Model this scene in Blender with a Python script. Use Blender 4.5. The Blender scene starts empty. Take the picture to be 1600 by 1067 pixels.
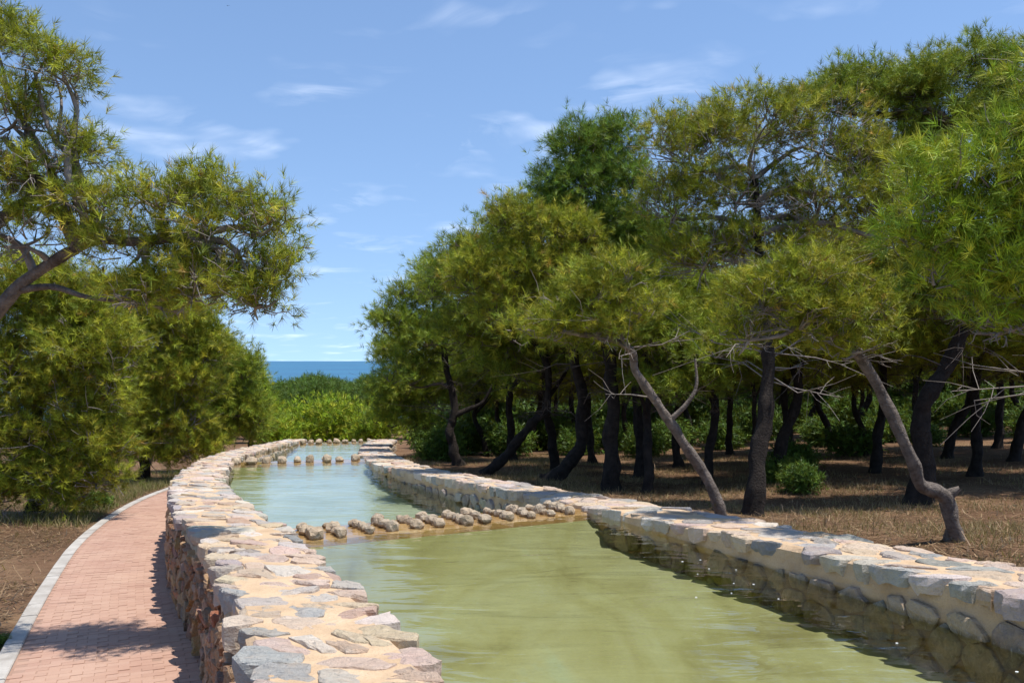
import bpy, math, random
import numpy as np
rng = np.random.default_rng(7)
random.seed(7)
SC = bpy.context.scene
COL = SC.collection

# ------------------------------------------------------------------ camera, sky, sun, exposure
cam_d = bpy.data.cameras.new("camera"); cam = bpy.data.objects.new("camera", cam_d); COL.objects.link(cam)
cam.location = (0, 0, 0); cam.rotation_euler = (math.radians(90), 0, 0)
cam_d.sensor_width = 36.0; cam_d.lens = 36.0 * 1400 / 1600; cam_d.shift_y = 30.5 / 1600
cam_d.clip_start = 0.05; cam_d.clip_end = 200000
SC.camera = cam
SUN_EL, SUN_AZ = math.radians(72), math.radians(-24)        # azimuth measured from +X towards +Y
world = bpy.data.worlds.new("World"); SC.world = world; world.use_nodes = True
SC.view_settings.view_transform = 'Standard'; SC.view_settings.look = 'None'
SC.view_settings.exposure = 0.45; SC.view_settings.gamma = 1.0; SC.view_settings.use_curve_mapping = False
SKY_STRENGTH = 0.15

class NT:
    """small helper round a node tree"""
    def __init__(s, tree): s.t = tree; s.n = tree.nodes; s.l = tree.links
    def new(s, typ, **kw):
        n = s.n.new(typ)
        for k, v in kw.items():
            if k == 'inp':
                for a, b in v.items():
                    if hasattr(b, 'is_output'): s.l.new(b, n.inputs[a])
                    else: n.inputs[a].default_value = b
            else: setattr(n, k, v)
        return n
    def math(s, op, a, b=None, c=None, clamp=False):
        n = s.n.new('ShaderNodeMath'); n.operation = op; n.use_clamp = clamp
        for i, v in enumerate((a, b, c)):
            if v is None: continue
            if hasattr(v, 'is_output'): s.l.new(v, n.inputs[i])
            else: n.inputs[i].default_value = v
        return n.outputs[0]
    def vmath(s, op, a, b=None, out=0):
        n = s.n.new('ShaderNodeVectorMath'); n.operation = op
        for i, v in enumerate((a, b)):
            if v is None: continue
            if hasattr(v, 'is_output'): s.l.new(v, n.inputs[i])
            else: n.inputs[i].default_value = v
        return n.outputs[out]
    def mix(s, fac, a, b, mode='MIX'):
        n = s.n.new('ShaderNodeMix'); n.data_type = 'RGBA'; n.blend_type = mode
        for i, v in ((0, fac), (6, a), (7, b)):
            if hasattr(v, 'is_output'): s.l.new(v, n.inputs[i])
            else: n.inputs[i].default_value = v if i == 0 else (*v[:3], 1.0)
        return n.outputs[2]
    def ramp(s, fac, stops):
        n = s.n.new('ShaderNodeValToRGB'); s.l.new(fac, n.inputs[0])
        e = n.color_ramp.elements
        while len(e) < len(stops): e.new(0.5)
        for q, (p, c) in zip(e, stops): q.position = p; q.color = (*c[:3], 1.0)
        return n.outputs[0]
    def noise(s, vec, scale, detail=4, rough=0.55, dist=0.0):
        n = s.n.new('ShaderNodeTexNoise'); s.l.new(vec, n.inputs['Vector'])
        n.inputs['Scale'].default_value = scale; n.inputs['Detail'].default_value = detail
        n.inputs['Roughness'].default_value = rough; n.inputs['Distortion'].default_value = dist
        return n.outputs[0]

def build_world():
    w = NT(world.node_tree); w.n.clear()
    sky = w.new('ShaderNodeTexSky', sky_type='NISHITA', sun_disc=False, sun_elevation=SUN_EL,
                sun_rotation=math.pi / 2 - SUN_AZ, altitude=10.0, air_density=1.0, dust_density=0.0, ozone_density=3.0)
    tc = w.new('ShaderNodeTexCoord').outputs['Generated']
    d = w.vmath('NORMALIZE', tc)
    sep = w.new('ShaderNodeSeparateXYZ', inp={0: d})
    up = w.math('MULTIPLY_ADD', w.math('MAXIMUM', sep.outputs[2], 0.0), 0.84, 0.16)
    w.l.new(w.vmath('NORMALIZE', w.new('ShaderNodeCombineXYZ', inp={0: sep.outputs[0], 1: sep.outputs[1], 2: up}).outputs[0]), sky.inputs['Vector'])
    # cirrus: a sheet high above, found where each direction meets it
    zz = w.math('ADD', w.math('MAXIMUM', sep.outputs[2], 0.0), 0.10)
    px = w.math('DIVIDE', sep.outputs[0], zz); py = w.math('DIVIDE', sep.outputs[1], zz)
    P = w.new('ShaderNodeCombineXYZ', inp={0: px, 1: py}).outputs[0]
    warp = w.new('ShaderNodeTexNoise', inp={'Vector': P, 'Scale': 1.1, 'Detail': 3.0})
    Pw = w.vmath('ADD', P, w.vmath('MULTIPLY', w.vmath('SUBTRACT', warp.outputs['Color'], (0.5, 0.5, 0.5)), (1.0, 1.0, 0)))
    str_ = w.new('ShaderNodeMapping', inp={'Vector': Pw}); str_.inputs['Rotation'].default_value = (0, 0, 0.5)
    str_.inputs['Scale'].default_value = (1.0, 1.5, 1)
    n1 = w.noise(str_.outputs[0], 2.2, 6, 0.58)
    n2 = w.noise(P, 2.3, 3, 0.5)
    m = w.math('MULTIPLY', w.math('MULTIPLY_ADD', n1, 2.6, -1.22, clamp=True), w.math('MULTIPLY_ADD', n2, 5.0, -2.5, clamp=True))
    m = w.math('MULTIPLY', m, 0.62)
    col = w.mix(m, sky.outputs[0], (8.2, 8.6, 9.2))
    bg = w.new('ShaderNodeBackground', inp={'Color': col, 'Strength': SKY_STRENGTH})
    out = w.new('ShaderNodeOutputWorld'); w.l.new(bg.outputs[0], out.inputs[0])
build_world()
sun_d = bpy.data.lights.new("sun", 'SUN'); sun = bpy.data.objects.new("sun", sun_d); COL.objects.link(sun)
sun_d.energy = 4.5; sun_d.angle = math.radians(0.53); sun_d.color = (1.0, 0.955, 0.88)
sun.location = (20, -10, 40)
from mathutils import Vector
TO_SUN = Vector((math.cos(SUN_EL) * math.cos(SUN_AZ), math.cos(SUN_EL) * math.sin(SUN_AZ), math.sin(SUN_EL)))
sun.rotation_euler = TO_SUN.to_track_quat('Z', 'Y').to_euler()

# ------------------------------------------------------------------ materials
MATS = {}
def material(name):
    m = bpy.data.materials.new(name); m.use_nodes = True; t = NT(m.node_tree); t.n.clear(); MATS[name] = m
    t.out = t.new('ShaderNodeOutputMaterial'); t.pos = t.new('ShaderNodeNewGeometry').outputs['Position']
    return m, t
def finish(t, col, rough=0.9, bump=None, bstr=0.5, bdist=0.02, spec=0.3):
    p = t.new('ShaderNodeBsdfPrincipled')
    t.l.new(col, p.inputs['Base Color']) if hasattr(col, 'is_output') else setattr(p.inputs['Base Color'], 'default_value', (*col, 1))
    if hasattr(rough, 'is_output'): t.l.new(rough, p.inputs['Roughness'])
    else: p.inputs['Roughness'].default_value = rough
    p.inputs['Specular IOR Level'].default_value = spec
    if bump is not None:
        b = t.new('ShaderNodeBump', inp={'Height': bump, 'Strength': bstr, 'Distance': bdist}); t.l.new(b.outputs[0], p.inputs['Normal'])
    t.l.new(p.outputs[0], t.out.inputs[0]); return p

def mat_stone():
    m, t = material('wall_stone')
    a = t.new('ShaderNodeVertexColor', layer_name='Col').outputs[0]
    n1 = t.noise(t.pos, 7, 6, 0.65); n2 = t.noise(t.pos, 38, 5, 0.7); n3 = t.noise(t.pos, 2.5, 3)
    c = t.mix(t.math('MULTIPLY_ADD', n1, 2.2, -0.85, clamp=True), a, t.mix(0.5, a, (0.60, 0.52, 0.42)))
    dust = t.noise(t.pos, 4.5, 7, 0.72)
    c = t.mix(t.math('MULTIPLY_ADD', dust, 4.5, -2.35, clamp=True), c, t.mix(0.6, c, (0.54, 0.40, 0.27)))
    c = t.mix(t.math('MULTIPLY_ADD', n3, 3.0, -1.5, clamp=True), c, t.mix(0.4, c, (0.46, 0.27, 0.14)))
    c = t.mix(t.math('MULTIPLY_ADD', n2, 3.0, -1.75, clamp=True), c, t.mix(0.6, c, (0.06, 0.055, 0.05)))
    vor = t.new('ShaderNodeTexVoronoi', feature='F1', inp={'Vector': t.pos, 'Scale': 14.0}).outputs[0]
    n4 = t.noise(t.pos, 110, 4, 0.75); st = t.new('ShaderNodeMapping', inp={'Vector': t.pos}); st.inputs['Rotation'].default_value = (0.4, 0.3, 0.7); st.inputs['Scale'].default_value = (4, 26, 14)
    ns = t.noise(st.outputs[0], 1.0, 6, 0.65, 0.8)
    c = t.mix(t.math('MULTIPLY_ADD', ns, 4.0, -2.2, clamp=True), c, t.mix(0.45, c, (0.66, 0.62, 0.56)))
    c = t.mix(t.math('MULTIPLY_ADD', ns, -6.0, 2.25, clamp=True), c, t.mix(0.5, c, (0.10, 0.085, 0.07)))
    c = t.mix(t.math('MULTIPLY_ADD', n4, 3.0, -1.6, clamp=True), c, t.mix(0.45, c, (0.12, 0.10, 0.08)))
    h = t.math('ADD', t.math('MULTIPLY', n1, 1.2), t.math('ADD', t.math('MULTIPLY', n2, 0.45), t.math('ADD', t.math('MULTIPLY', vor, 0.3), t.math('ADD', t.math('MULTIPLY', ns, 0.8), t.math('MULTIPLY', n4, 0.15)))))
    finish(t, c, 0.85, h, 1.0, 0.045)
mat_stone()
def mat_mortar():
    m, t = material('mortar')
    n1 = t.noise(t.pos, 3.0, 5); n2 = t.noise(t.pos, 60, 4, 0.7); n3 = t.noise(t.pos, 13, 4, .6)
    c = t.ramp(n1, [(0.3, (0.45, 0.31, 0.19)), (0.55, (0.55, 0.395, 0.25)), (0.75, (0.60, 0.455, 0.31))])
    c = t.mix(t.math('MULTIPLY_ADD', n2, 2.5, -1.3, clamp=True), c, (0.34, 0.22, 0.12))
    c = t.mix(1.0, c, t.new('ShaderNodeVertexColor', layer_name='Col').outputs[0], 'MULTIPLY')
    h = t.math('ADD', t.math('MULTIPLY', n3, 1.0), t.math('MULTIPLY', n2, 0.3))
    finish(t, c, 0.95, h, 0.8, 0.03)
mat_mortar()
def mat_brick():
    m, t = material('paver_brick')
    r = t.new('ShaderNodeVertexColor', layer_name='Col').outputs[0]
    n1 = t.noise(t.pos, 0.9, 5, 0.6); n2 = t.noise(t.pos, 45, 4, 0.7)
    c = t.mix(t.math('MULTIPLY_ADD', n1, 2.2, -0.8, clamp=True), r, t.mix(0.5, r, (0.52, 0.36, 0.26)))
    c = t.mix(t.math('MULTIPLY_ADD', n2, 2.0, -1.0, clamp=True), c, t.mix(0.4, c, (0.20, 0.10, 0.07)))
    finish(t, c, 0.9, n2, 0.3, 0.006)
mat_brick()
def mat_simple(name, c1, c2, scale, bscale, bstr, bdist, rough=0.95):
    m, t = material(name)
    n1 = t.noise(t.pos, scale, 6, 0.6); n2 = t.noise(t.pos, bscale, 5, 0.65)
    c = t.ramp(n1, [(0.32, c1), (0.68, c2)])
    c = t.mix(t.math('MULTIPLY_ADD', n2, 2.4, -1.2, clamp=True), c, t.mix(0.35, c, (0.02, 0.02, 0.02)))
    finish(t, c, rough, n2, bstr, bdist)
mat_simple('kerb_concrete', (0.30, 0.27, 0.235), (0.47, 0.44, 0.395), 2.2, 30, 0.5, 0.012)
mat_simple('joint_sand', (0.30, 0.185, 0.135), (0.36, 0.23, 0.17), 3, 60, 0.4, 0.01)
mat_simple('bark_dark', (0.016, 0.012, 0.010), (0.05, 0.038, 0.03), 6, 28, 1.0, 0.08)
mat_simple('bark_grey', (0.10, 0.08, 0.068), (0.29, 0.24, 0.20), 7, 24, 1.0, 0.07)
mat_simple('twig_grey', (0.15, 0.125, 0.105), (0.33, 0.285, 0.25), 4, 40, 0.3, 0.01)
mat_simple('twig_brown', (0.06, 0.045, 0.035), (0.17, 0.135, 0.11), 4, 40, 0.3, 0.01)
mat_simple('sill_cement', (0.34, 0.18, 0.075), (0.48, 0.29, 0.14), 2.5, 22, 0.5, 0.02, 0.35)
mat_simple('petal', (0.75, 0.73, 0.68), (0.8, 0.8, 0.78), 3, 50, 0.1, 0.001)
mat_simple('bird_dark', (0.03, 0.03, 0.035), (0.05, 0.05, 0.05), 3, 50, 0.1, 0.001)
mat_simple('cone_brown', (0.10, 0.055, 0.03), (0.17, 0.10, 0.06), 8, 50, 0.6, 0.01)
def mat_ground():
    m, t = material('earth')
    n1 = t.noise(t.pos, 0.35, 6, 0.6); n2 = t.noise(t.pos, 5.0, 6, 0.7); n3 = t.noise(t.pos, 40, 5, 0.75)
    c = t.ramp(n1, [(0.30, (0.115, 0.065, 0.038)), (0.5, (0.175, 0.10, 0.058)), (0.70, (0.27, 0.175, 0.10))])
    c = t.mix(t.math('MULTIPLY_ADD', n2, 2.6, -1.15, clamp=True), c, (0.07, 0.04, 0.024))
    c = t.mix(t.math('MULTIPLY_ADD', n3, 3.0, -1.6, clamp=True), c, (0.38, 0.26, 0.15))
    h = t.math('ADD', n2, t.math('MULTIPLY', n3, 0.4))
    finish(t, c, 1.0, h, 0.9, 0.06, 0.1)
mat_ground()
def mat_floor():
    m, t = material('pool_algae')
    mp = t.new('ShaderNodeMapping', inp={'Vector': t.pos}); mp.inputs['Rotation'].default_value = (0, 0, 0.45); mp.inputs['Scale'].default_value = (1, 0.45, 1)
    n1 = t.noise(mp.outputs[0], 0.9, 6, 0.6, 0.6); n2 = t.noise(t.pos, 18, 5, 0.7)
    c = t.ramp(n1, [(0.28, (0.175, 0.15, 0.06)), (0.45, (0.255, 0.232, 0.11)), (0.58, (0.29, 0.272, 0.15)), (0.75, (0.28, 0.31, 0.215))])
    c = t.mix(t.math('MULTIPLY_ADD', n2, 2.4, -1.3, clamp=True), c, (0.22, 0.19, 0.07))
    finish(t, c, 0.9, n2, 0.3, 0.02)
mat_floor()
mat_simple('apron_algae_shade', (0.15, 0.13, 0.045), (0.24, 0.215, 0.085), 1.5, 15, 0.4, 0.02)  # darker algae tone with tree reflection and shade painted in; not assigned
mat_simple('pool_lime', (0.27, 0.29, 0.22), (0.38, 0.39, 0.32), 0.8, 18, 0.3, 0.02)
def mat_water(name, tint, scale, bd, sx=0.5):
    m, t = material(name)
    mp = t.new('ShaderNodeMapping', inp={'Vector': t.pos}); mp.inputs['Rotation'].default_value = (0, 0, 0.15); mp.inputs['Scale'].default_value = (sx, 1.25, 1)
    n1 = t.noise(mp.outputs[0], scale, 3, 0.45, 0.8); n2 = t.noise(mp.outputs[0], scale * 4.2, 2, 0.5)
    h = t.math('ADD', n1, t.math('MULTIPLY', n2, 0.12))
    b = t.new('ShaderNodeBump', inp={'Height': h, 'Strength': 1.0, 'Distance': bd}).outputs[0]
    fr = t.new('ShaderNodeFresnel', inp={'IOR': 1.40, 'Normal': b}).outputs[0]
    tr = t.new('ShaderNodeBsdfTransparent', inp={'Color': (*tint, 1)}).outputs[0]
    gl = t.new('ShaderNodeBsdfGlossy', inp={'Color': (1, 1, 1, 1), 'Roughness': 0.02, 'Normal': b}).outputs[0]
    mx = t.new('ShaderNodeMixShader', inp={0: fr, 1: tr, 2: gl}); t.l.new(mx.outputs[0], t.out.inputs[0])
mat_water('pool_water', (0.88, 0.94, 0.88), 1.5, 0.026)
def mat_sea():
    m, t = material('sea_water')
    n1 = t.noise(t.pos, 0.15, 4); n2 = t.noise(t.pos, 0.004, 4)
    c = t.ramp(n2, [(0.35, (0.010, 0.085, 0.17)), (0.65, (0.016, 0.13, 0.22))])
    finish(t, c, 0.35, n1, 0.5, 1.2, 0.3)
mat_sea()
def mat_leaf(name, trans=0.35):
    m, t = material(name)
    a = t.new('ShaderNodeVertexColor', layer_name='Col').outputs[0]
    df = t.new('ShaderNodeBsdfPrincipled', inp={'Base Color': a, 'Roughness': 0.55, 'Specular IOR Level': 0.35}).outputs[0]
    tl = t.new('ShaderNodeBsdfTranslucent', inp={'Color': t.mix(0.5, a, (0.30, 0.30, 0.03))}).outputs[0]
    mx = t.new('ShaderNodeMixShader', inp={0: trans, 1: df, 2: tl}); t.l.new(mx.outputs[0], t.out.inputs[0])
mat_leaf('needles', 0.22); mat_leaf('broad_leaf', 0.2); mat_leaf('dry_blade', 0.25)

# ------------------------------------------------------------------ mesh helpers
def link(name, me, parent=None, mat=None):
    o = bpy.data.objects.new(name, me); COL.objects.link(o)
    if parent is not None: o.parent = parent
    if mat and me is not None and not me.materials: me.materials.append(MATS[mat])
    return o
def tag(o, label=None, cat=None, group=None, kind=None):
    for k, v in (('label', label), ('category', cat), ('group', group), ('kind', kind)):
        if v: o[k] = v
    return o
def empty(name, loc):
    o = bpy.data.objects.new(name, None); COL.objects.link(o); o.location = loc; o.empty_display_size = 0.2; return o
def np_mesh(name, V, F, C=None, mat=None, smooth=False):
    """V (n,3); F list of (m,k) index arrays; C (n,3) vertex colours"""
    me = bpy.data.meshes.new(name); V = np.asarray(V, np.float32)
    F = [np.asarray(f, np.int32) for f in F if len(f)]
    loops = np.concatenate([f.ravel() for f in F]); tot = np.concatenate([np.full(len(f), f.shape[1], np.int32) for f in F])
    start = np.concatenate(([0], np.cumsum(tot)[:-1])).astype(np.int32)
    me.vertices.add(len(V)); me.vertices.foreach_set('co', V.ravel())
    me.loops.add(len(loops)); me.loops.foreach_set('vertex_index', loops)
    me.polygons.add(len(tot)); me.polygons.foreach_set('loop_start', start)
    me.polygons.foreach_set('use_smooth', np.full(len(tot), smooth))
    me.update(calc_edges=True)
    if C is not None:
        a = me.color_attributes.new('Col', 'FLOAT_COLOR', 'POINT')
        a.data.foreach_set('color', np.concatenate([C, np.ones((len(C), 1))], 1).astype(np.float32).ravel())
    if mat: me.materials.append(MATS[mat])
    return me
def norm(v): return v / np.maximum(np.linalg.norm(v, axis=-1, keepdims=True), 1e-9)
def tubes(P, R, sides):
    """P (N,K,3) polylines, R (N,K) radii -> verts, quads"""
    N, K, _ = P.shape
    T = norm(np.gradient(P, axis=1)); ref = np.where(np.abs(T[:, 0, 2:3]) > 0.9, np.array([1., 0, 0]), np.array([0, 0, 1.]))
    A = np.empty_like(T); A[:, 0] = norm(np.cross(T[:, 0], ref))
    for k in range(1, K): A[:, k] = norm(A[:, k - 1] - T[:, k] * np.sum(A[:, k - 1] * T[:, k], -1, keepdims=True))
    B = np.cross(T, A)
    an = np.arange(sides) * 2 * np.pi / sides
    V = P[:, :, None] + R[:, :, None, None] * (A[:, :, None] * np.cos(an)[:, None] + B[:, :, None] * np.sin(an)[:, None])
    idx = np.arange(N * K * sides).reshape(N, K, sides); nx = np.roll(idx, -1, 2)
    Q = np.stack([idx[:, :-1], nx[:, :-1], nx[:, 1:], idx[:, 1:]], -1).reshape(-1, 4)
    return V.reshape(-1, 3), Q
def spline(pts, n):
    p = np.array(pts, float); m = len(p); t = np.linspace(0, m - 1, n); i = np.minimum(t.astype(int), m - 2); u = (t - i)[:, None]
    q = np.vstack([2 * p[0] - p[1], p, 2 * p[-1] - p[-2]]); a, b, c, d = q[i], q[i + 1], q[i + 2], q[i + 3]
    return 0.5 * (2 * b + (c - a) * u + (2 * a - 5 * b + 4 * c - d) * u**2 + (3 * b - a - 3 * c + d) * u**3)
def merge(parts):
    V = []; F = []; C = []; o = 0
    for p in parts:
        V.append(p[0]); F += [f + o for f in ([p[1]] if isinstance(p[1], np.ndarray) else p[1])]; o += len(p[0])
        if len(p) > 2: C.append(p[2])
    k = {}
    for f in F: k.setdefault(f.shape[1], []).append(f)
    return np.concatenate(V), [np.concatenate(v) for v in k.values()], (np.concatenate(C) if C else None)
def vnoise(p, seed=0):
    """cheap smooth pseudo-noise, about -1..1"""
    x, y, z = p[..., 0], p[..., 1], p[..., 2]; s = seed * 1.7
    return (np.sin(x * 1.7 + s + 1.3 * np.sin(y * 1.1 + s)) + np.sin(y * 1.9 + 2.1 * s + 1.2 * np.sin(z * 1.3)) + np.sin(z * 1.8 - s + 1.4 * np.sin(x * 1.2))) / 3

# ------------------------------------------------------------------ plan of the place (metres, camera at the origin looking along +Y)
SLOPE = 0.055
def curve(pts, sm=1.2):
    p = np.array(sorted([(y, x) for x, y in pts])); ys = np.arange(p[0, 0], p[-1, 0], 0.2)
    y0, y1 = -12.0, 52.0
    g = np.arange(y0, y1, 0.2)
    sl0 = (p[3, 1] - p[0, 1]) / (p[3, 0] - p[0, 0]); sl1 = (p[-1, 1] - p[-3, 1]) / (p[-1, 0] - p[-3, 0])
    x = np.interp(g, p[:, 0], p[:, 1]); x = np.where(g < p[0, 0], p[0, 1] + sl0 * (g - p[0, 0]), x); x = np.where(g > p[-1, 0], p[-1, 1] + sl1 * (g - p[-1, 0]), x)
    k = np.exp(-0.5 * (np.arange(-15, 16) * 0.2 / sm) ** 2); k /= k.sum()
    x = np.convolve(np.pad(x, 15, mode='reflect', reflect_type='odd'), k, 'valid')
    return lambda y: np.interp(y, g, x)
LO = curve([(-1.68, 5.44), (-1.96, 6.23), (-2.35, 7.29), (-2.88, 8.64), (-3.44, 10.0), (-4.36, 11.93), (-5.02, 13.21), (-5.84, 15.22), (-7.05, 18.42), (-7.88, 21.0), (-9.04, 25.3), (-10.04, 29.58), (-10.55, 33.33), (-11.4, 42.0), (-11.6, 45.65)])
LI = curve([(-0.33, 5.02), (-0.64, 5.82), (-1.0, 6.9), (-1.39, 7.9), (-1.7, 8.64), (-2.05, 9.5), (-2.73, 11.23), (-3.4, 12.7), (-4.05, 14.1), (-4.81, 15.8), (-5.67, 17.9), (-6.5, 20.2), (-7.91, 25.2), (-8.75, 29.0), (-9.6, 35), (-10.35, 42.0), (-10.5, 45.6)])
RI = curve([(4.03, 7.22), (3.83, 7.87), (3.48, 8.75), (3.05, 9.6), (2.76, 10.5), (2.57, 10.99), (2.29, 11.6), (1.95, 12.28), (1.35, 13.5), (0.9, 14.6), (0.4, 15.8), (0.05, 16.6), (-0.69, 18.1), (-1.24, 19.27), (-1.86, 20.5), (-2.48, 21.6), (-2.94, 22.6), (-3.71, 24.71), (-4.75, 28.2), (-5.1, 29.58), (-6.1, 35.59), (-6.9, 42.0), (-7.1, 46.0)])
RO = curve([(4.95, 8.57), (4.7, 9.1), (4.4, 9.77), (4.15, 10.29), (3.85, 11.11), (3.52, 12.0), (3.03, 12.96), (2.5, 14.1), (1.91, 15.3), (1.17, 16.9), (0.29, 18.58), (-0.21, 19.4), (-0.93, 20.7), (-1.84, 22.83), (-2.85, 25.93), (-3.8, 29.58), (-4.8, 35.0), (-5.6, 42), (-5.9, 46.67)])
KI = curve([(-5.32, 9.43), (-6.03, 11.08), (-7.5, 14.7), (-9.17, 19.0), (-10.45, 23.2), (-11.5, 27.3), (-12.1, 30.5), (-12.6, 34), (-13.3, 42), (-13.5, 46)])
def ztop(y): return -(1.5 + SLOPE * y)
def zpath(y): return -(2.85 + SLOPE * y)
def zright(y): return -(2.02 + SLOPE * y)
WATER = (-2.36, -3.03, -4.05)
Y_END = 46.6
def gx_noise(X, Y): return 0.05 * np.sin(X * 0.9 + 1.3 * np.sin(Y * 0.6)) + 0.05 * np.sin(Y * 0.8 + X * 0.35)
def zground(x, y):
    """height of the earth either side of the channel"""
    a = (LO(min(max(y, -12), 50)) + LI(min(max(y, -12), 50))) / 2
    z = zpath(y) - 0.05 if x < a else zright(y) + rise(x - a)
    if y > 47: z = zpath(y) * 0.5 + zright(y) * 0.5 if abs(x - a) < 10 else z
    return max(z + float(gx_noise(x, y)) * 0.6, -17.5)

def rise(o): return 0.045 * np.maximum(o - 14.0, 0.0) * np.exp(-np.maximum(o - 90, 0) / 200)
# ground sheet
def build_ground():
    ys = np.concatenate([np.array([-60, -40, -28, -20, -15]), np.arange(-11.5, 50, 0.5), np.arange(50, 120, 3), np.arange(120, 300, 12), [330, 400, 600, 900]])
    offL = np.array([-900, -500, -300, -180, -120, -80, -60, -48, -40, -34, -29, -25, -21.5, -18.5, -16, -14, -12.2, -10.6, -9.2, -8, -7, -6.2, -5.4, -4.8, -4.2, -3.6, -3.0, -2.4, -1.8, -1.2, -0.6, -0.06])
    offR = np.concatenate([[0.06], np.arange(0.5, 24, 0.6), [25, 27, 30, 34, 39, 45, 52, 60, 72, 90, 120, 180, 300, 500, 900]])
    rows = []
    for y in ys:
        yc = min(max(y, -12), 50.0); A = (LO(yc) + LI(yc)) / 2; B = (RI(yc) + RO(yc)) / 2
        k = min(max((y - 47) / 5.0, 0), 1)
        zl, zr = zpath(y) - 0.05, zright(y); zm = (zl + zr) / 2; zc = (zl - 0.75) * (1 - k) + zm * k
        X = np.concatenate([A + offL, A + (B - A) * np.array([0.04, 0.5, 0.96]), B + offR])
        Z = np.concatenate([zl + (zm - zl) * k * np.exp(offL / 8), np.full(3, zc), zr + (zm - zr) * k * np.exp(-offR / 8) + rise(offR + (B - A))])
        nz = gx_noise(X, np.full_like(X, y)) * 0.6
        side = np.concatenate([np.clip((-offL - 4.6) / 2, 0, 1), np.zeros(3), np.clip((offR - 1.0) / 2, 0, 1)])
        Z = np.maximum(Z + nz * side, -17.5)
        rows.append(np.stack([X, np.full_like(X, y), Z], 1))
    G = np.array(rows); n, m, _ = G.shape; idx = np.arange(n * m).reshape(n, m)
    Q = np.stack([idx[:-1, :-1], idx[:-1, 1:], idx[1:, 1:], idx[1:, :-1]], -1).reshape(-1, 4)
    o = link('ground', np_mesh('ground', G.reshape(-1, 3), [Q], mat='earth', smooth=True)); tag(o, kind='structure')
build_ground()
def sheet(name, pts, z, mat):
    me = np_mesh(name, np.array([(x, y, z) for x, y in pts]), [np.array([list(range(len(pts)))])], mat=mat)
    return tag(link(name, me), kind='structure')
sea = sheet('sea', [(-90000, 190), (90000, 190), (90000, 150000), (-90000, 150000)], -16.3, 'sea_water')

# pools: floor and water between the walls
W1 = (np.array([-2.78, 11.85]), np.array([1.10, 13.95])); W2 = (np.array([-8.3, 26.3]), np.array([-4.55, 27.25])); W3 = (np.array([-10.8, 43.7]), np.array([-6.9, 44.8]))
def ribbon(name, y0, y1, z, mat, zslope=0.0):
    ys = np.linspace(y0, y1, 60); a = (LO(ys) + LI(ys)) / 2 + 0.12; b = (RI(ys) + RO(ys)) / 2 - 0.12
    V = np.concatenate([np.stack([a, ys, np.full_like(ys, z)], 1), np.stack([b, ys, np.full_like(ys, z)], 1)]); i = np.arange(59)
    return tag(link(name, np_mesh(name, V, [np.stack([i, i + 60, i + 61, i + 1], 1)], mat=mat)), kind='structure')
def cut_ribbon(name, wa, wb, z, mat, shift=(0, 0)):
    """sheet between two weir lines (lines may be oblique)"""
    def ends(w):
        d = (w[1] - w[0]) / np.linalg.norm(w[1] - w[0]); return w[0] - d * 0.8, w[1] + d * 0.8
    a0, a1 = ends(wa) if wa is not None else (np.array([LI(-11.) - 0.4, -11.]), np.array([RI(-11.) + 0.4, -11.]))
    b0, b1 = ends(wb)
    n = 50; l = []; r = []
    for k in np.linspace(0, 1, n):
        yl = a0[1] + (b0[1] - a0[1]) * k; yr = a1[1] + (b1[1] - a1[1]) * k
        l.append((LI(yl) - 0.4, yl, z)); r.append((RI(yr) + 0.4, yr, z))
    i = np.arange(n - 1)
    return tag(link(name, np_mesh(name, np.array(l + r), [np.stack([i, i + n, i + n + 1, i + 1], 1)], mat=mat)), kind='structure')
def back(w, k):
    d = (w[1] - w[0]) / np.linalg.norm(w[1] - w[0]); f = np.array([-d[1], d[0]]); return (w[0] + f * k, w[1] + f * k)
for i, (wa, wb) in enumerate(((None, W1), (W1, W2), (W2, W3))):
    a = back(wa, 0.5) if wa is not None else None
    cut_ribbon('pool_floor', a, back(wb, 0.2), WATER[i] - (0.42, 0.40, 0.35)[i], ('pool_algae', 'pool_lime', 'pool_lime')[i])
    cut_ribbon('pool_water', a, back(wb, (0.86, 0.61, 0.66)[i]), WATER[i], 'pool_water')

# ------------------------------------------------------------------ stones from a jittered cell pattern
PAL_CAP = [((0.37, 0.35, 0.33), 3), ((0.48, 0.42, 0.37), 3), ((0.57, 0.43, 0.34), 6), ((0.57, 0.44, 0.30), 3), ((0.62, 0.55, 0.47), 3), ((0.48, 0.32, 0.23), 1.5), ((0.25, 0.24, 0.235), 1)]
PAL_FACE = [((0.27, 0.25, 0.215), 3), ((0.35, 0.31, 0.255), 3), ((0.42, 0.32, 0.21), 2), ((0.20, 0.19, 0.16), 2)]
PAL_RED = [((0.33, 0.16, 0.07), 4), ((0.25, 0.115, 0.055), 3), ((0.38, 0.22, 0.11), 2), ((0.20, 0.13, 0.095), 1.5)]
def pick(pal):
    w = np.array([p[1] for p in pal]); c = np.array(pal[rng.choice(len(pal), p=w / w.sum())][0]); return np.clip(c * rng.uniform(0.85, 1.15) + rng.normal(0, 0.012, 3), 0.02, 0.9)
def clip_poly(poly, n, c):
    out = []
    for i in range(len(poly)):
        p, q = poly[i], poly[(i + 1) % len(poly)]; dp, dq = p @ n - c, q @ n - c
        if dp <= 0: out.append(p)
        if dp * dq < 0: out.append(p + (q - p) * dp / (dp - dq))
    return out
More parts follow.
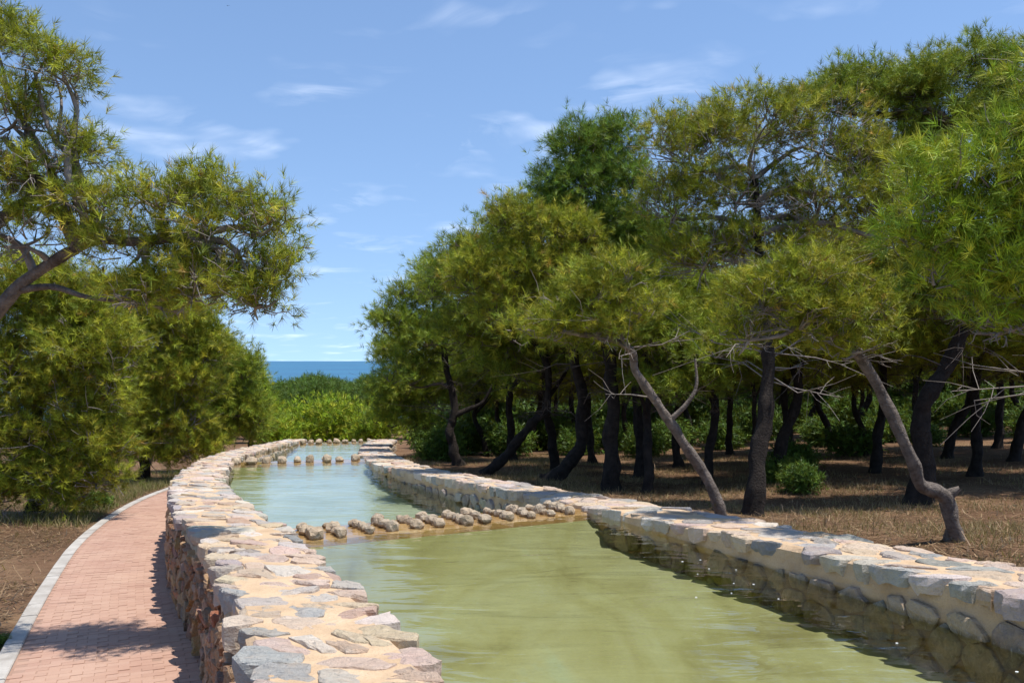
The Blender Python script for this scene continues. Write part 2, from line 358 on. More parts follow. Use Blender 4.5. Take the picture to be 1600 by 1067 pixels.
def cells(u0, u1, v0, v1, cu, cv, edge=0.05, jit=0.42):
    """irregular stone outlines in the rectangle; returns list of (centre, polygon)"""
    nu = max(1, int(round((u1 - u0) / cu))); nv = max(1, int(round((v1 - v0) / cv))); su, sv = (u1 - u0) / nu, (v1 - v0) / nv
    S = {}
    for i in range(-1, nu + 1):
        for j in range(-1, nv + 1):
            S[i, j] = np.array([u0 + (i + 0.5 + 0.5 * (j % 2) - 0.25 + rng.uniform(-jit, jit)) * su, v0 + (j + 0.5 + rng.uniform(-jit, jit)) * sv])
    res = []
    for i in range(nu):
        for j in range(nv):
            c = S[i, j]; e = rng.uniform(-edge, edge, 2)
            poly = [np.array(p) for p in ((max(u0, c[0] - 1.6 * su), v0 + e[0]), (min(u1, c[0] + 1.6 * su), v0 + e[0]), (min(u1, c[0] + 1.6 * su), v1 + e[1]), (max(u0, c[0] - 1.6 * su), v1 + e[1]))]
            for a in (-2, -1, 0, 1, 2):
                for b in (-2, -1, 0, 1, 2):
                    q = S.get((i + a, j + b))
                    if q is None or (a == 0 and b == 0) or len(poly) < 3: continue
                    n = q - c; poly = clip_poly(poly, n, n @ ((q + c) / 2))
            if len(poly) >= 3: res.append((c, np.array(poly)))
    return res
def outline(poly, gap, n):
    c = poly.mean(0); r = np.linalg.norm(poly - c, axis=1).mean()
    p = c + (poly - c) * max(0.45, 1 - gap / max(r, 1e-3))
    for _ in range(1):                                            # knock the corners off
        q = np.roll(p, -1, 0); k = rng.uniform(0.05, 0.22, (len(p), 1)); p = np.stack([p * (1 - k) + q * k, p * k + q * (1 - k)], 1).reshape(-1, 2)
    L = np.concatenate([[0], np.cumsum(np.linalg.norm(np.roll(p, -1, 0) - p, axis=1))]); pc = np.vstack([p, p[:1]]); t = np.linspace(0, L[-1], n, endpoint=False) + rng.uniform(0, L[-1] / n)
    t %= L[-1]; t.sort()
    p = np.stack([np.interp(t, L, pc[:, 0]), np.interp(t, L, pc[:, 1])], 1)
    return p + rng.normal(0, 0.05 * r, p.shape)
def stone_geo(poly, mapf, top, depth, n=10, fine=False, gap=0.022, tilt=0.012):
    p = outline(poly, gap, n); c = p.mean(0); tl = rng.normal(0, tilt, 2) / 0.2
    def H(q, h): return h + (q - c) @ tl
    bt = c + (p - c) * rng.uniform(0.72, 0.98); md = c + (p - c) * rng.uniform(0.97, 1.06, (n, 1))
    rings = [(bt, -depth * rng.uniform(0.75, 1.05, n)), (md, np.full(n, -depth * rng.uniform(0.3, 0.6)))] if depth > 0.15 else [(p, np.full(n, -depth))]
    rings += [(p, H(p, top - 0.012 + rng.normal(0, 0.004, n)))]
    fr = (0.91, 0.5) if fine else (0.89,)
    for k, f in enumerate(fr):
        q = c + (p - c) * (f + rng.normal(0, 0.03, (n, 1))); rings.append((q, H(q, top + 0.004 * k + rng.normal(0, 0.006 if fine else 0.004, n))))
    V = [mapf(q[:, 0], q[:, 1], h) for q, h in rings] + [mapf(c[:1], c[1:], np.array([top + 0.006]))]
    V = np.concatenate(V); F4 = []; i = np.arange(n); j = (i + 1) % n
    V = V + 0.010 * np.stack([vnoise(V * 23, 1), vnoise(V * 23, 4), 0.5 * vnoise(V * 31, 7)], 1)
    for k in range(len(rings) - 1): F4.append(np.stack([k * n + i, k * n + j, (k + 1) * n + j, (k + 1) * n + i], 1))
    m = len(rings) - 1
    return V, [np.concatenate(F4), np.stack([m * n + i, m * n + j, np.full(n, (m + 1) * n)], 1)]
def place_stones(geos, parent, name, limit, mat='wall_stone'):
    """geos: (size on view, V, F, colour); the largest become parts, the rest one joined part"""
    geos.sort(key=lambda g: -g[0]); rest = []
    for k, (s, V, F, c) in enumerate(geos):
        C = np.tile(c, (len(V), 1))
        if name == 'pool_side_stone':
            ym = V[:, 1].mean(); wl = WATER[0] if ym < 13 - 0.4 * (V[:, 0].mean()< -1) else (WATER[1] if ym < 26.8 else WATER[2])
            wet = np.clip((wl + 0.07 - V[:, 2]) / 0.06, 0, 1)[:, None]; C = C * (1 - 0.8 * wet) + np.array([0.085, 0.07, 0.03]) * 0.8 * wet
        if k < limit: link(name, np_mesh(name, V, F, C, mat), parent)
        else: rest.append((V, F, C))
    if rest:
        V, F, C = merge(rest); tag(link(name + '_remainder', np_mesh(name, V, F, C, mat), parent), kind='stuff')
def wall(outer, inner, label, face_specs, y0=-6.0):
    TL = {'face_stone': 0.04}
    root = empty('channel_wall', (0, 0, 0)); tag(root, label, 'wall', 'walls of the water channel')
    ys = np.arange(y0, Y_END, 0.25)
    sgn = np.sign(inner(10.) - outer(10.))
    lo = zpath(ys) - 0.35; zt = ztop(ys); wl = np.where(ys < 13, WATER[0], np.where(ys < 26.8, WATER[1], WATER[2])); wl = np.minimum(wl, zt - 0.34)
    prof = [(outer(ys) + sgn * 0.06, lo, 1), (outer(ys) + sgn * 0.06, zt - 0.24, 1), (outer(ys) + sgn * 0.09, zt - 0.20, 1), (outer(ys) + sgn * 0.10, zt - 0.05, 1), (outer(ys) + sgn * 0.16, zt - 0.008, 1), (inner(ys) - sgn * 0.16, zt - 0.008, 1), (inner(ys) - sgn * 0.10, zt - 0.05, 1), (inner(ys) - sgn * 0.09, zt - 0.20, 0.95), (inner(ys) - sgn * 0.09, zt - 0.26, 0.9), (inner(ys) - sgn * 0.085, wl + 0.06, 0.8), (inner(ys) - sgn * 0.085, wl + 0.02, 0.35), (inner(ys) - sgn * 0.08, lo - 1.2, 0.3)]
    n = len(ys); i = np.arange(n - 1); m = len(prof)
    V = np.concatenate([np.stack([x + 0.012 * vnoise(np.stack([x * 5, ys * 7, z * 9], 1), k), ys, z + 0.006 * vnoise(np.stack([x * 9, ys * 8, z], 1), k)], 1) for k, (x, z, _) in enumerate(prof)]); C = np.concatenate([np.tile(np.array([1, 1, 1 - 0.25 * (1 - c)]) * c, (n, 1)) for _, _, c in prof])
    F = [np.stack([k * n + i, (k + 1) * n + i, (k + 1) * n + i + 1, k * n + i + 1], 1) for k in range(m - 1)]
    ends = np.array([[k * n for k in range(m)], [k * n + n - 1 for k in reversed(range(m))]])
    link('mortar_core', np_mesh('mortar_core', V, [np.concatenate(F), ends], C, mat='mortar'), root)
    # cap stones
    yy = np.arange(y0, Y_END, 0.05); mid = (outer(yy) + inner(yy)) / 2; s = np.concatenate([[0], np.cumsum(np.hypot(np.diff(mid), np.diff(yy)))])
    Wd = np.abs(inner(yy) - outer(yy)); Wm = float(np.median(Wd))
    def cap(u, v, h):
        y = np.interp(u, s, yy); t = v / Wm; x = outer(y) + (inner(y) - outer(y)) * t
        return np.stack([x, y, ztop(y) + h], 1)
    geos = []
    u0 = float(np.interp(2.6, yy, s))
    for c, poly in cells(u0, s[-1], -0.03, Wm + 0.03, 0.33, Wm / 2.7, jit=0.5):
        y = float(np.interp(c[0], s, yy))
        edge = poly[:, 1].min() < 0.08 or poly[:, 1].max() > Wm - 0.08
        V, F = stone_geo(poly, cap, rng.uniform(-0.010, 0.012), rng.uniform(0.15, 0.22) if edge else 0.08, 14 if y < 11 else 10, y < 11, gap=rng.uniform(0.022, 0.05) if edge else rng.uniform(0.006, 0.05))
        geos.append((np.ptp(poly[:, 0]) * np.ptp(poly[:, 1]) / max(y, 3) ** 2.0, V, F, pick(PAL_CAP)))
    place_stones(geos, root, 'cap_stone', 300)
    # face stones
    for (crv, sg, ya, yb, za, zb, cu, cv, pal, lim, nm, out) in face_specs:
        yf = np.arange(ya, yb, 0.05); xf = crv(yf); sf = np.concatenate([[0], np.cumsum(np.hypot(np.diff(xf), np.diff(yf)))])
        tx = np.gradient(xf, yf); nxn = np.stack([np.ones_like(tx), -tx], 1) * sg; nxn = norm(nxn)
        def fm(u, v, h, sf=sf, yf=yf, crv=crv, nxn=nxn, za=za):
            y = np.interp(u, sf, yf); x = crv(y); nx = np.interp(u, sf, nxn[:, 0]); ny = np.interp(u, sf, nxn[:, 1])
            return np.stack([x + nx * h, y + ny * h, ztop(y) - v], 1)
        g = []
        for c, poly in cells(0, sf[-1], za, zb, cu, cv, 0.03):
            y = float(np.interp(c[0], sf, yf))
            V, F = stone_geo(poly, fm, rng.uniform(*out), 0.09, 12, y < 11, gap=rng.uniform(0.004, 0.035), tilt=TL.get(nm, 0.014))
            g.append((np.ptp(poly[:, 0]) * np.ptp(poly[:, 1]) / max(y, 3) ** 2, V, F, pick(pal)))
        place_stones(g, root, nm, lim)
    return root
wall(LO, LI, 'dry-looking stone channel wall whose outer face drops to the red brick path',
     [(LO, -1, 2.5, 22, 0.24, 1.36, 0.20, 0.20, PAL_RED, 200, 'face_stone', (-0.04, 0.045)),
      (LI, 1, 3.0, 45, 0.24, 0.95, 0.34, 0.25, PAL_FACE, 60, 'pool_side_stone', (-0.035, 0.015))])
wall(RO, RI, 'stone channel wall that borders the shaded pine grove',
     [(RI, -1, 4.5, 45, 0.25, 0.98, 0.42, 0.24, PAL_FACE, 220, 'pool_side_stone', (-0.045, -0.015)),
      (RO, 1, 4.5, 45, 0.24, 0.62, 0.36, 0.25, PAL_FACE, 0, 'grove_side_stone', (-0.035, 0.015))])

# ------------------------------------------------------------------ weirs
def rock(r, seed, squash=(1, 1, 1)):
    """lumpy rounded stone"""
    import bmesh
    bm = bmesh.new(); bmesh.ops.create_icosphere(bm, subdivisions=2, radius=1)
    V = np.array([v.co[:] for v in bm.verts]); F = np.array([[v.index for v in f.verts] for f in bm.faces]); bm.free()
    d = 1 + 0.24 * vnoise(V * 2.2, seed) + 0.15 * vnoise(V * 5.0, seed + 3)
    V = V * d[:, None]; V = np.sign(V) * np.abs(V) ** 0.86
    return V * np.array(squash) * r, F
def weir(w, zs, nteeth, nst, tlen, label, twid=0.105):
    root = empty('stone_weir', (*(w[0] + w[1]) / 2, zs)); tag(root, label, 'weir', 'stone weirs across the channel')
    L = np.linalg.norm(w[1] - w[0]); d = (w[1] - w[0]) / L; f = np.array([-d[1], d[0]]); o = np.array([*((w[0] + w[1]) / 2), zs])
    # sill: cambered slab with a sloping spillway
    prof = [(-0.07, -0.10), (-0.05, -0.02), (-0.01, -0.004), (tlen + 0.05, 0.0), (tlen + 0.18, -0.05), (tlen + 0.32, -0.9)]
    n = 24; k = np.linspace(-0.55, L + 0.55, n); V = []
    for a, z in prof:
        p = w[0] + k[:, None] * d + (a + 0.02 * np.sin(k * 3.1 + a * 9))[:, None] * f; V.append(np.concatenate([p, np.full((n, 1), zs + z) + (rng.normal(0, 0.006, (n, 1)))], 1))
    V = np.concatenate(V) - o; i = np.arange(n - 1)
    F = np.concatenate([np.stack([m * n + i, m * n + i + 1, (m + 1) * n + i + 1, (m + 1) * n + i], 1) for m in range(len(prof) - 1)])
    link('sill', np_mesh('sill', V, [F], mat='sill_cement', smooth=False), root)
    ap = [(-0.75, -0.50), (-0.35, -0.24), (-0.10, -0.09)]; V = []
    for a, z in ap: V.append(np.concatenate([w[0] + k[:, None] * d + a * f, np.full((n, 1), zs + z)], 1))
    V = np.concatenate(V) - o; F = np.concatenate([np.stack([m * n + i, m * n + i + 1, (m + 1) * n + i + 1, (m + 1) * n + i], 1) for m in range(2)])
    link('apron', np_mesh('apron', V, [F], mat='pool_algae', smooth=True), root)
    for t in range(nteeth):
        u = L * (t + 0.5) / nteeth + rng.normal(0, 0.015); tooth = bpy.data.objects.new('stone_row', None); COL.objects.link(tooth); tooth.parent = root
        base = w[0] + d * u; tooth.location = (*(base - o[:2]), 0.0)
        for q in range(nst):
            r = twid * rng.uniform(0.72, 1.2) * (1.15 if q == 0 else 1)
            V, F = rock(r, t * 5 + q + nteeth, (rng.uniform(0.95, 1.3), rng.uniform(0.9, 1.1), rng.uniform(0.8, 1.05)))
            ang = rng.uniform(0, 6.28); R = np.array([[math.cos(ang), -math.sin(ang), 0], [math.sin(ang), math.cos(ang), 0], [0, 0, 1]]); V = V @ R.T
            p = f * (tlen * (q + 0.35) / nst) + d * rng.normal(0, 0.018)
            V = V + np.array([p[0], p[1], r * 0.55])
            c = np.array([0.52, 0.40, 0.27]) * rng.uniform(0.8, 1.15); C = np.tile(c, (len(V), 1)) * (0.8 + 0.35 * vnoise(V * 40, q))[:, None]
            C[V[:, 2] < 0.035] = np.array([0.16, 0.08, 0.022])                    # rusty tide mark just above the sill
            link('stone', np_mesh('stone', V, [F], C, 'wall_stone'), tooth)
weir(W1, WATER[0] - 0.010, 12, 5, 0.80, 'orange-stained weir set with twelve rows of small lumpy stones', 0.076)
weir(W2, WATER[1] - 0.010, 9, 2, 0.55, 'weir of squat square stone blocks below the first blue pool', 0.11)
weir(W3, WATER[2] - 0.010, 10, 2, 0.6, 'last weir of pale stones in front of the bright green bushes', 0.12)

# ------------------------------------------------------------------ brick path and kerb
def build_path():
    ys = np.arange(2, 47, 0.25); a = KI(ys) - 0.05; b = LO(ys) + 0.3; z = zpath(ys)
    V = np.concatenate([np.stack([a, ys, z], 1), np.stack([b, ys, z], 1)]); n = len(ys); i = np.arange(n - 1)
    path = tag(link('path', np_mesh('path', V, [np.stack([i, i + n, i + n + 1, i + 1], 1)], mat='joint_sand')), kind='structure')
    yy = np.arange(2, 47, 0.05); xx = (KI(yy) + LO(yy)) / 2; s = np.concatenate([[0], np.cumsum(np.hypot(np.diff(xx), np.diff(yy)))])
    tx = np.gradient(xx, s); ty = np.gradient(yy, s)
    BL, BW, g = 0.235, 0.118, 0.005
    box = np.array([(x, y, z) for z in (-0.03, 0.0045) for x, y in ((-.5, -.5), (.5, -.5), (.5, .5), (-.5, .5))]) * np.array([BL - g, BW - g, 1])
    top = box[4:] * np.array([0.965, 0.93, 1]) + np.array([0, 0, 0.002]); box = np.vstack([box, top])
    Q = np.array([[0, 1, 5, 4], [1, 2, 6, 5], [2, 3, 7, 6], [3, 0, 4, 7], [4, 5, 9, 8], [5, 6, 10, 9], [6, 7, 11, 10], [7, 4, 8, 11], [8, 9, 10, 11]])
    cols = [np.array(c) for c in ((0.375, 0.225, 0.165), (0.39, 0.235, 0.172), (0.36, 0.213, 0.156), (0.40, 0.248, 0.185))]
    shared = [np_mesh('brick', box, [Q], np.tile(c, (12, 1)), 'paver_brick') for c in cols]
    rest = []; cnt = 0
    rows = np.arange(s[0] + 4.5, s[-1], BW)
    for r, sr in enumerate(rows):
        for k in range(-9, 10):
            t = (k + 0.5 * (r % 2)) * BL
            x = np.interp(sr, s, xx) + np.interp(sr, s, ty) * t; y = np.interp(sr, s, yy) - np.interp(sr, s, tx) * t
            if x < KI(y) + 0.03 or x > LO(y) + 0.12: continue
            az = math.atan2(np.interp(sr, s, ty), np.interp(sr, s, tx)) - math.pi / 2 + rng.normal(0, 0.006)
            dz = rng.normal(0, 0.0025); c = rng.integers(4)
            if y > 9.2 and cnt < 300:
                o = link('brick', shared[c], path); o.location = (x, y, zpath(y) + dz); o.rotation_euler = (-SLOPE * math.cos(az), 0, az); cnt += 1
            else:
                ca, sa = math.cos(az), math.sin(az); W = box @ np.array([[ca, -sa, 0], [sa, ca, 0], [0, 0, 1]]).T
                W = W + np.array([x, y, 0]); W[:, 2] += zpath(W[:, 1]) + dz; rest.append((W, [Q], np.tile(cols[c], (12, 1))))
    V, F, C = merge(rest); tag(link('brick_remainder', np_mesh('brick_remainder', V, F, C, 'paver_brick'), path), kind='stuff')
    kerb = tag(link('kerb', None), kind='structure') if False else empty('kerb', (0, 0, 0)); tag(kerb, kind='structure')
    ky = np.arange(2, 47, 0.05); kx = KI(ky); ks = np.concatenate([[0], np.cumsum(np.hypot(np.diff(kx), np.diff(ky)))])
    for q in np.arange(0, ks[-1] - 1, 0.8):
        t = np.linspace(q + 0.007, q + 0.793, 4); y = np.interp(t, ks, ky); x = np.interp(t, ks, kx); tg = norm(np.stack([np.gradient(x), np.gradient(y)], 1)); nn = np.stack([-tg[:, 1], tg[:, 0]], 1)
        sec = [(0, -0.15), (0, 0.018), (0.012, 0.03), (0.198, 0.03), (0.21, 0.018), (0.21, -0.15)]; V = []
        dz = rng.normal(0, 0.003)
        for w_, h in sec: V.append(np.stack([x + nn[:, 0] * w_, y + nn[:, 1] * w_, zpath(y) + h + dz], 1))
        V = np.concatenate(V); i = np.arange(3); F = np.concatenate([np.stack([m * 4 + i, m * 4 + i + 1, m * 4 + 5 + i, m * 4 + 4 + i], 1) for m in range(5)])
        e = np.array([[m * 4 for m in range(6)], [m * 4 + 3 for m in reversed(range(6))]])
        link('kerbstone', np_mesh('kerbstone', V, [F, e], mat='kerb_concrete'), kerb)
build_path()

# ------------------------------------------------------------------ foliage
def P(px, py, d): return np.array([(px - 800) / 1400 * d, d, (564 - py) / 1400 * d])
GREENS = {'olive': [(0.17, 0.205, 0.012), (0.215, 0.24, 0.015), (0.115, 0.16, 0.012), (0.25, 0.24, 0.02), (0.26, 0.17, 0.03)],
          'bright': [(0.175, 0.255, 0.012), (0.22, 0.295, 0.016), (0.125, 0.21, 0.013), (0.27, 0.285, 0.02)],
          'dark': [(0.075, 0.145, 0.014), (0.10, 0.175, 0.016), (0.06, 0.115, 0.013), (0.14, 0.195, 0.018)],
          'deep': [(0.045, 0.095, 0.012), (0.06, 0.115, 0.013), (0.035, 0.075, 0.01), (0.08, 0.13, 0.014)],
          'mid': [(0.125, 0.18, 0.013), (0.16, 0.21, 0.015), (0.09, 0.145, 0.012), (0.20, 0.22, 0.018)]}
COVK = 0.93
PER = 7
def pads(lobes, n=6):
    out = []
    for c, r in lobes:
        c = np.array(c, float); r = np.array(r, float)
        for k in range(n):
            a = 2.4 * k + rng.uniform(0, 1.5); z = -0.35 + 1.25 * (k + 0.5) / n; q = math.sqrt(max(0.05, 1 - z * z)); d = np.array([q * math.cos(a), q * math.sin(a), z])
            out.append((c + d * r * 0.68, r * np.array([0.55, 0.55, 0.46]) * rng.uniform(0.8, 1.2)))
    return out
def needles(Pt, Ax, L, n, pal, wid=0.06, spread=0.75):
    """tufts of n thin needles at Pt along axis Ax, length L"""
    N = len(Pt); pal = np.array(pal)
    pr = np.array([1.0] * min(4, len(pal)) + [0.08] * (len(pal) - min(4, len(pal)))); pr /= pr.sum()
    tc = pal[rng.choice(len(pal), N, p=pr)] * rng.uniform(0.75, 2.15, (N, 1)) * np.array([1.04, 1.0, 1.0])
    A = np.repeat(Ax, n, 0); M = N * n
    R = rng.normal(size=(M, 3)); R = norm(R - A * np.sum(R * A, 1, keepdims=True)); f = rng.uniform(0, 1, (M, 1))
    D = norm(A * (0.25 + 0.95 * f) + spread * R)
    B = np.repeat(Pt, n, 0) - A * (L * 0.7 * (1 - f)); ln = L * rng.uniform(0.75, 1.1, (M, 1))
    S = norm(np.cross(D, A + 0.45 * rng.normal(size=(M, 3)))) * (L * wid * 0.5)
    V = np.stack([B - S, B + S, B + D * ln], 1).reshape(-1, 3)
    C = np.repeat(np.repeat(tc, n, 0) * rng.uniform(0.8, 1.2, (M, 1)), 3, 0)
    return V, np.arange(M * 3).reshape(-1, 3), C
def crown_points(lobes, L, cov, per=9, under=0.35, gaps=0.25, seed=0):
    """sprig positions and axes over lumpy lobes"""
    pos = []; ax = []; hub = []
    for (c, r) in lobes:
        c = np.array(c); r = np.array(r); pp = 1.6075
        area = 4 * np.pi * (((r[0] * r[1]) ** pp + (r[0] * r[2]) ** pp + (r[1] * r[2]) ** pp) / 3) ** (1 / pp)
        n = int(area * cov / (L * L) / per * 1.4) + 3
        d = norm(rng.normal(size=(n, 3))); keep = (d[:, 2] > -0.25) | (rng.random(n) < under); d = d[keep]
        k = rng.uniform(0.55, 1.02, (len(d), 1)) * (1 + 0.28 * vnoise(d * 3.2 + c, seed)[:, None] + 0.14 * vnoise(d * 8.5 + c, seed + 5)[:, None])
        p = c + d * r * k
        keep = vnoise(p * (0.42 / max(L, 0.1)), seed + 2) > -0.75 + gaps
        p, d = p[keep], d[keep]
        pos.append(p); ax.append(norm(d + np.array([0, 0, 0.55]))); hub.append(np.tile(c - np.array([0, 0, 0.35]) * r, (len(p), 1)))
    return np.concatenate(pos), np.concatenate(ax), np.concatenate(hub)
def pine(label, trunk, r0, lobes, L=0.14, pal='olive', cov=2.2, nn=12, bark='bark_dark', twig='twig_brown', twigs=0.5, bare=0, extra=(), under=0.35, gaps=0.25, group=None, r1=0.45, seed=None, limbfrom=0.5, name='pine_tree', wid=0.06, dead=22):
    """a pine: trunk along a path, limbs to every lobe, twigs to the sprigs, needles on the sprigs"""
    seed = rng.integers(100) if seed is None else seed; cov = cov * COVK; wid = wid * 1.0; nn = int(nn * 1.6)
    tr = np.array(trunk, float); base = tr[0].copy(); root = empty(name, base); tag(root, label, 'tree', group)
    T = spline(tr, 56); k = np.linspace(0, 1, 56); rad = r0 * (1 - (1 - r1) * k) * (1 + 0.55 * np.exp(-k * 28)) * (1 + 0.08 * np.sin(k * 40 + seed))
    T = T + 0.12 * r0 * np.stack([np.sin(k * 31 + seed), np.cos(k * 27), 0 * k], 1)
    V, Q = tubes(T[None], rad[None], 14); V = V + (0.16 * np.repeat(rad, 14)[:, None]) * np.stack([vnoise(V * np.array([17, 17, 7]), 1), vnoise(V * np.array([17, 17, 7]), 2), vnoise(V * 9, 3)], 1)
    parts = [(V, Q)]
    for e, er in extra:                                            # forks, stubs and dead limbs
        E = spline(e, 14); V, Q = tubes(E[None], (er * np.linspace(1, 0.35, 14))[None], 7); parts.append((V, Q))
    V, F, _ = merge(parts); link('trunk', np_mesh('trunk', V - base, F, mat=bark, smooth=True), root)
    # limbs
    LP = []; LR = []
    for c, r in lobes:
        c = np.array(c); h = c - np.array([0, 0, 0.35]) * np.array(r); m = T[int(56 * limbfrom):]
        st = m[np.argmin(np.linalg.norm(m - h, axis=1) + 0.6 * np.maximum(m[:, 2] - h[2], 0))]
        w = np.linalg.norm(h - st); q = np.array([st, st * 0.65 + h * 0.35 + np.array([rng.normal(0, .10), rng.normal(0, .10), 0.10]) * w, st * 0.3 + h * 0.7 + rng.normal(0, 0.08, 3) * w, h])
        LP.append(spline(q, 8)); LR.append(np.linspace(min(r0 * 0.42, 0.035 + 0.022 * w), 0.02, 8))
        for _ in range(3):                                         # secondary limbs inside the lobe
            e = h + norm(rng.normal(size=3) + np.array([0, 0, 0.3])) * np.array(r) * 0.75; a = LP[-1][rng.integers(4, 8)] if _ == 0 else h
            q = np.array([a, a * 0.5 + e * 0.5 + rng.normal(0, 0.08, 3) * np.linalg.norm(e - a), e]); LP.append(spline(q, 8)); LR.append(np.linspace(0.024, 0.008, 8))
    br = [tubes(np.array(LP), np.array(LR), 6)]
    pos, ax, hub = crown_points(pads(lobes), L, cov, per=PER, under=under * 0.45, gaps=gaps, seed=seed)
    n = len(pos); sel = rng.random(n) < twigs; a, b = hub[sel], pos[sel]; 
    a = a + (b - a) * rng.uniform(0.1, 0.5, (len(a), 1)) + rng.normal(0, 0.06, a.shape)
    sc = np.linalg.norm(b - a, axis=1)[:, None]; md = (a + b) / 2 + rng.normal(0, 0.10, a.shape) * sc
    tw = L * 0.055
    br.append(tubes(np.stack([a, md, b], 1), np.tile([tw * 1.5, tw * 1.1, tw * 0.6], (len(a), 1)), 3))
    if bare:                                                       # bare dead twigs, forked
        li = rng.integers(len(lobes), size=bare); c = np.array([lobes[i][0] for i in li]); r = np.array([lobes[i][1] for i in li])
        d = norm(rng.normal(size=(bare, 3)) + np.array([0, -0.25, -0.15])); s0 = c - r * np.array([0, 0, 0.3]) + d * r * rng.uniform(0.2, 0.5, (bare, 1)); s2 = c + d * r * rng.uniform(0.85, 1.12, (bare, 1))
        s1 = (s0 + s2) / 2 + rng.normal(0, 0.12, s0.shape) * np.linalg.norm(s2 - s0, axis=1)[:, None]
        br.append(tubes(np.stack([s0, s1, s2], 1), np.tile([tw * 1.6, tw * 1.1, tw * 0.5], (bare, 1)), 3))
        for _ in range(3):
            f = rng.uniform(0.2, 0.9, (bare, 1)); q0 = s1 + (s2 - s1) * f; q2 = q0 + (norm(s2 - s1) + rng.normal(0, 0.7, s0.shape)) * np.linalg.norm(s2 - s0, axis=1)[:, None] * rng.uniform(0.2, 0.45, (bare, 1)); q1 = (q0 + q2) / 2 + rng.normal(0, 0.02, q0.shape)
            br.append(tubes(np.stack([q0, q1, q2], 1), np.tile([tw * 0.9, tw * 0.7, tw * 0.35], (bare, 1)), 3))
    if dead:
        ti = rng.integers(26, 53, size=dead); a = T[ti]; az = rng.uniform(0, 6.28, dead); ln = rng.uniform(0.5, 1.7, (dead, 1)); hd = np.stack([np.cos(az), np.sin(az), rng.uniform(-0.25, 0.5, dead)], 1)
        b = a + hd * ln; m1 = (a + b) / 2 + rng.normal(0, 0.13, a.shape); br.append(tubes(np.stack([a, m1, b], 1), np.tile([0.016, 0.011, 0.005], (dead, 1)), 4))
        for _ in range(5):
            f = rng.uniform(0.1, 1, (dead, 1)); q0 = m1 + (b - m1) * f; q2 = q0 + (norm(hd) + rng.normal(0, 0.7, a.shape)) * ln * rng.uniform(0.2, 0.5, (dead, 1)); q1 = (q0 + q2) / 2 + rng.normal(0, 0.04, a.shape)
            br.append(tubes(np.stack([q0, q1, q2], 1), np.tile([0.007, 0.005, 0.003], (dead, 1)), 3))
    V, F, _ = merge(br); link('branches', np_mesh('branches', V - base, F, mat=twig, smooth=True), root)
    # needle tufts round each sprig
    per = PER; Ax = norm(np.repeat(ax, per, 0) + rng.normal(0, 0.5, (n * per, 3))); Pt = np.repeat(pos, per, 0) + Ax * (L * rng.uniform(0.1, 1.7, (n * per, 1))) + rng.normal(0, 0.62 * L, (n * per, 3))
    V, F, C = needles(Pt, Ax, L, nn, GREENS[pal], wid)
    link('crown', np_mesh('crown', V - base, [F], C, 'needles'), root)
    return root
def copy_tree(root, loc, rz, sc, label=None, group=None):
    r = root.copy(); COL.objects.link(r); r.location = loc; r.rotation_euler = (0, 0, rz); r.scale = sc
    if label: r['label'] = label
    if group: r['group'] = group
    for ch in root.children:
        c = ch.copy(); COL.objects.link(c); c.parent = r
    return r
def lob(d, *ls, ry=1.0):
    """lobes from (picture x, y, half width, half height[, own distance])"""
    out = []
    for l in ls:
        dd = l[4] if len(l) > 4 else d; rx, rz = l[2] / 1400 * dd, l[3] / 1400 * dd
        out.append((P(l[0], l[1], dd), (rx, ry * (rx + rz) / 2, rz)))
    return out
def base(px, y_):
    """foot of a tree standing at picture column px, distance y_"""
    x = (px - 800) / 1400 * y_; return np.array([x, y_, zground(x, y_) - 0.05])
def trunkpath(px, d, *pts): return [base(px, d)] + [P(*p) for p in pts]

# --- the grove on the right
pine('pine with a bent grey trunk kneeling on a low stub beside the wall',
     trunkpath(1492, 13.6, (1488, 822, 13.5), (1481, 785, 13.4), (1462, 766, 13.3), (1436, 755, 13.1), (1425, 715, 12.9), (1395, 655, 12.8), (1368, 595, 12.7), (1330, 545, 12.6), (1280, 500, 12.5)), 0.122,
     lob(12.4, (1265, 440, 85, 42), (1190, 465, 60, 45), (1345, 490, 60, 42), (1250, 500, 90, 40), (1330, 540, 70, 35), (1170, 520, 50, 35)), L=0.135, pal='olive', bark='bark_grey', twig='twig_grey', bare=110, extra=[([P(1480, 775, 13.4), P(1490, 768, 13.35), P(1500, 762, 13.3)], 0.10)], cov=1.7, gaps=0.35, r1=0.5, dead=0)
pine('pine with a slender pale grey trunk leaning out of the grove and forked halfway',
     trunkpath(1130, 16.6, (1122, 790, 16.5), (1098, 735, 16.4), (1066, 690, 16.2), (1045, 655, 16.1), (1018, 618, 16.0), (994, 580, 15.9), (985, 548, 15.8), (955, 530, 15.6), (905, 522, 15.5)), 0.108,
     lob(15.5, (900, 470, 65, 45), (960, 440, 50, 40), (850, 515, 60, 36), (930, 510, 65, 32), (1000, 480, 40, 35)), L=0.15, pal='olive', bark='bark_grey', twig='twig_grey', bare=60, extra=[([P(1046, 657, 16.1), P(1072, 632, 16.0), P(1088, 603, 16.0), P(1086, 560, 16.0)], 0.055)], r1=0.5, limbfrom=0.7, dead=6)
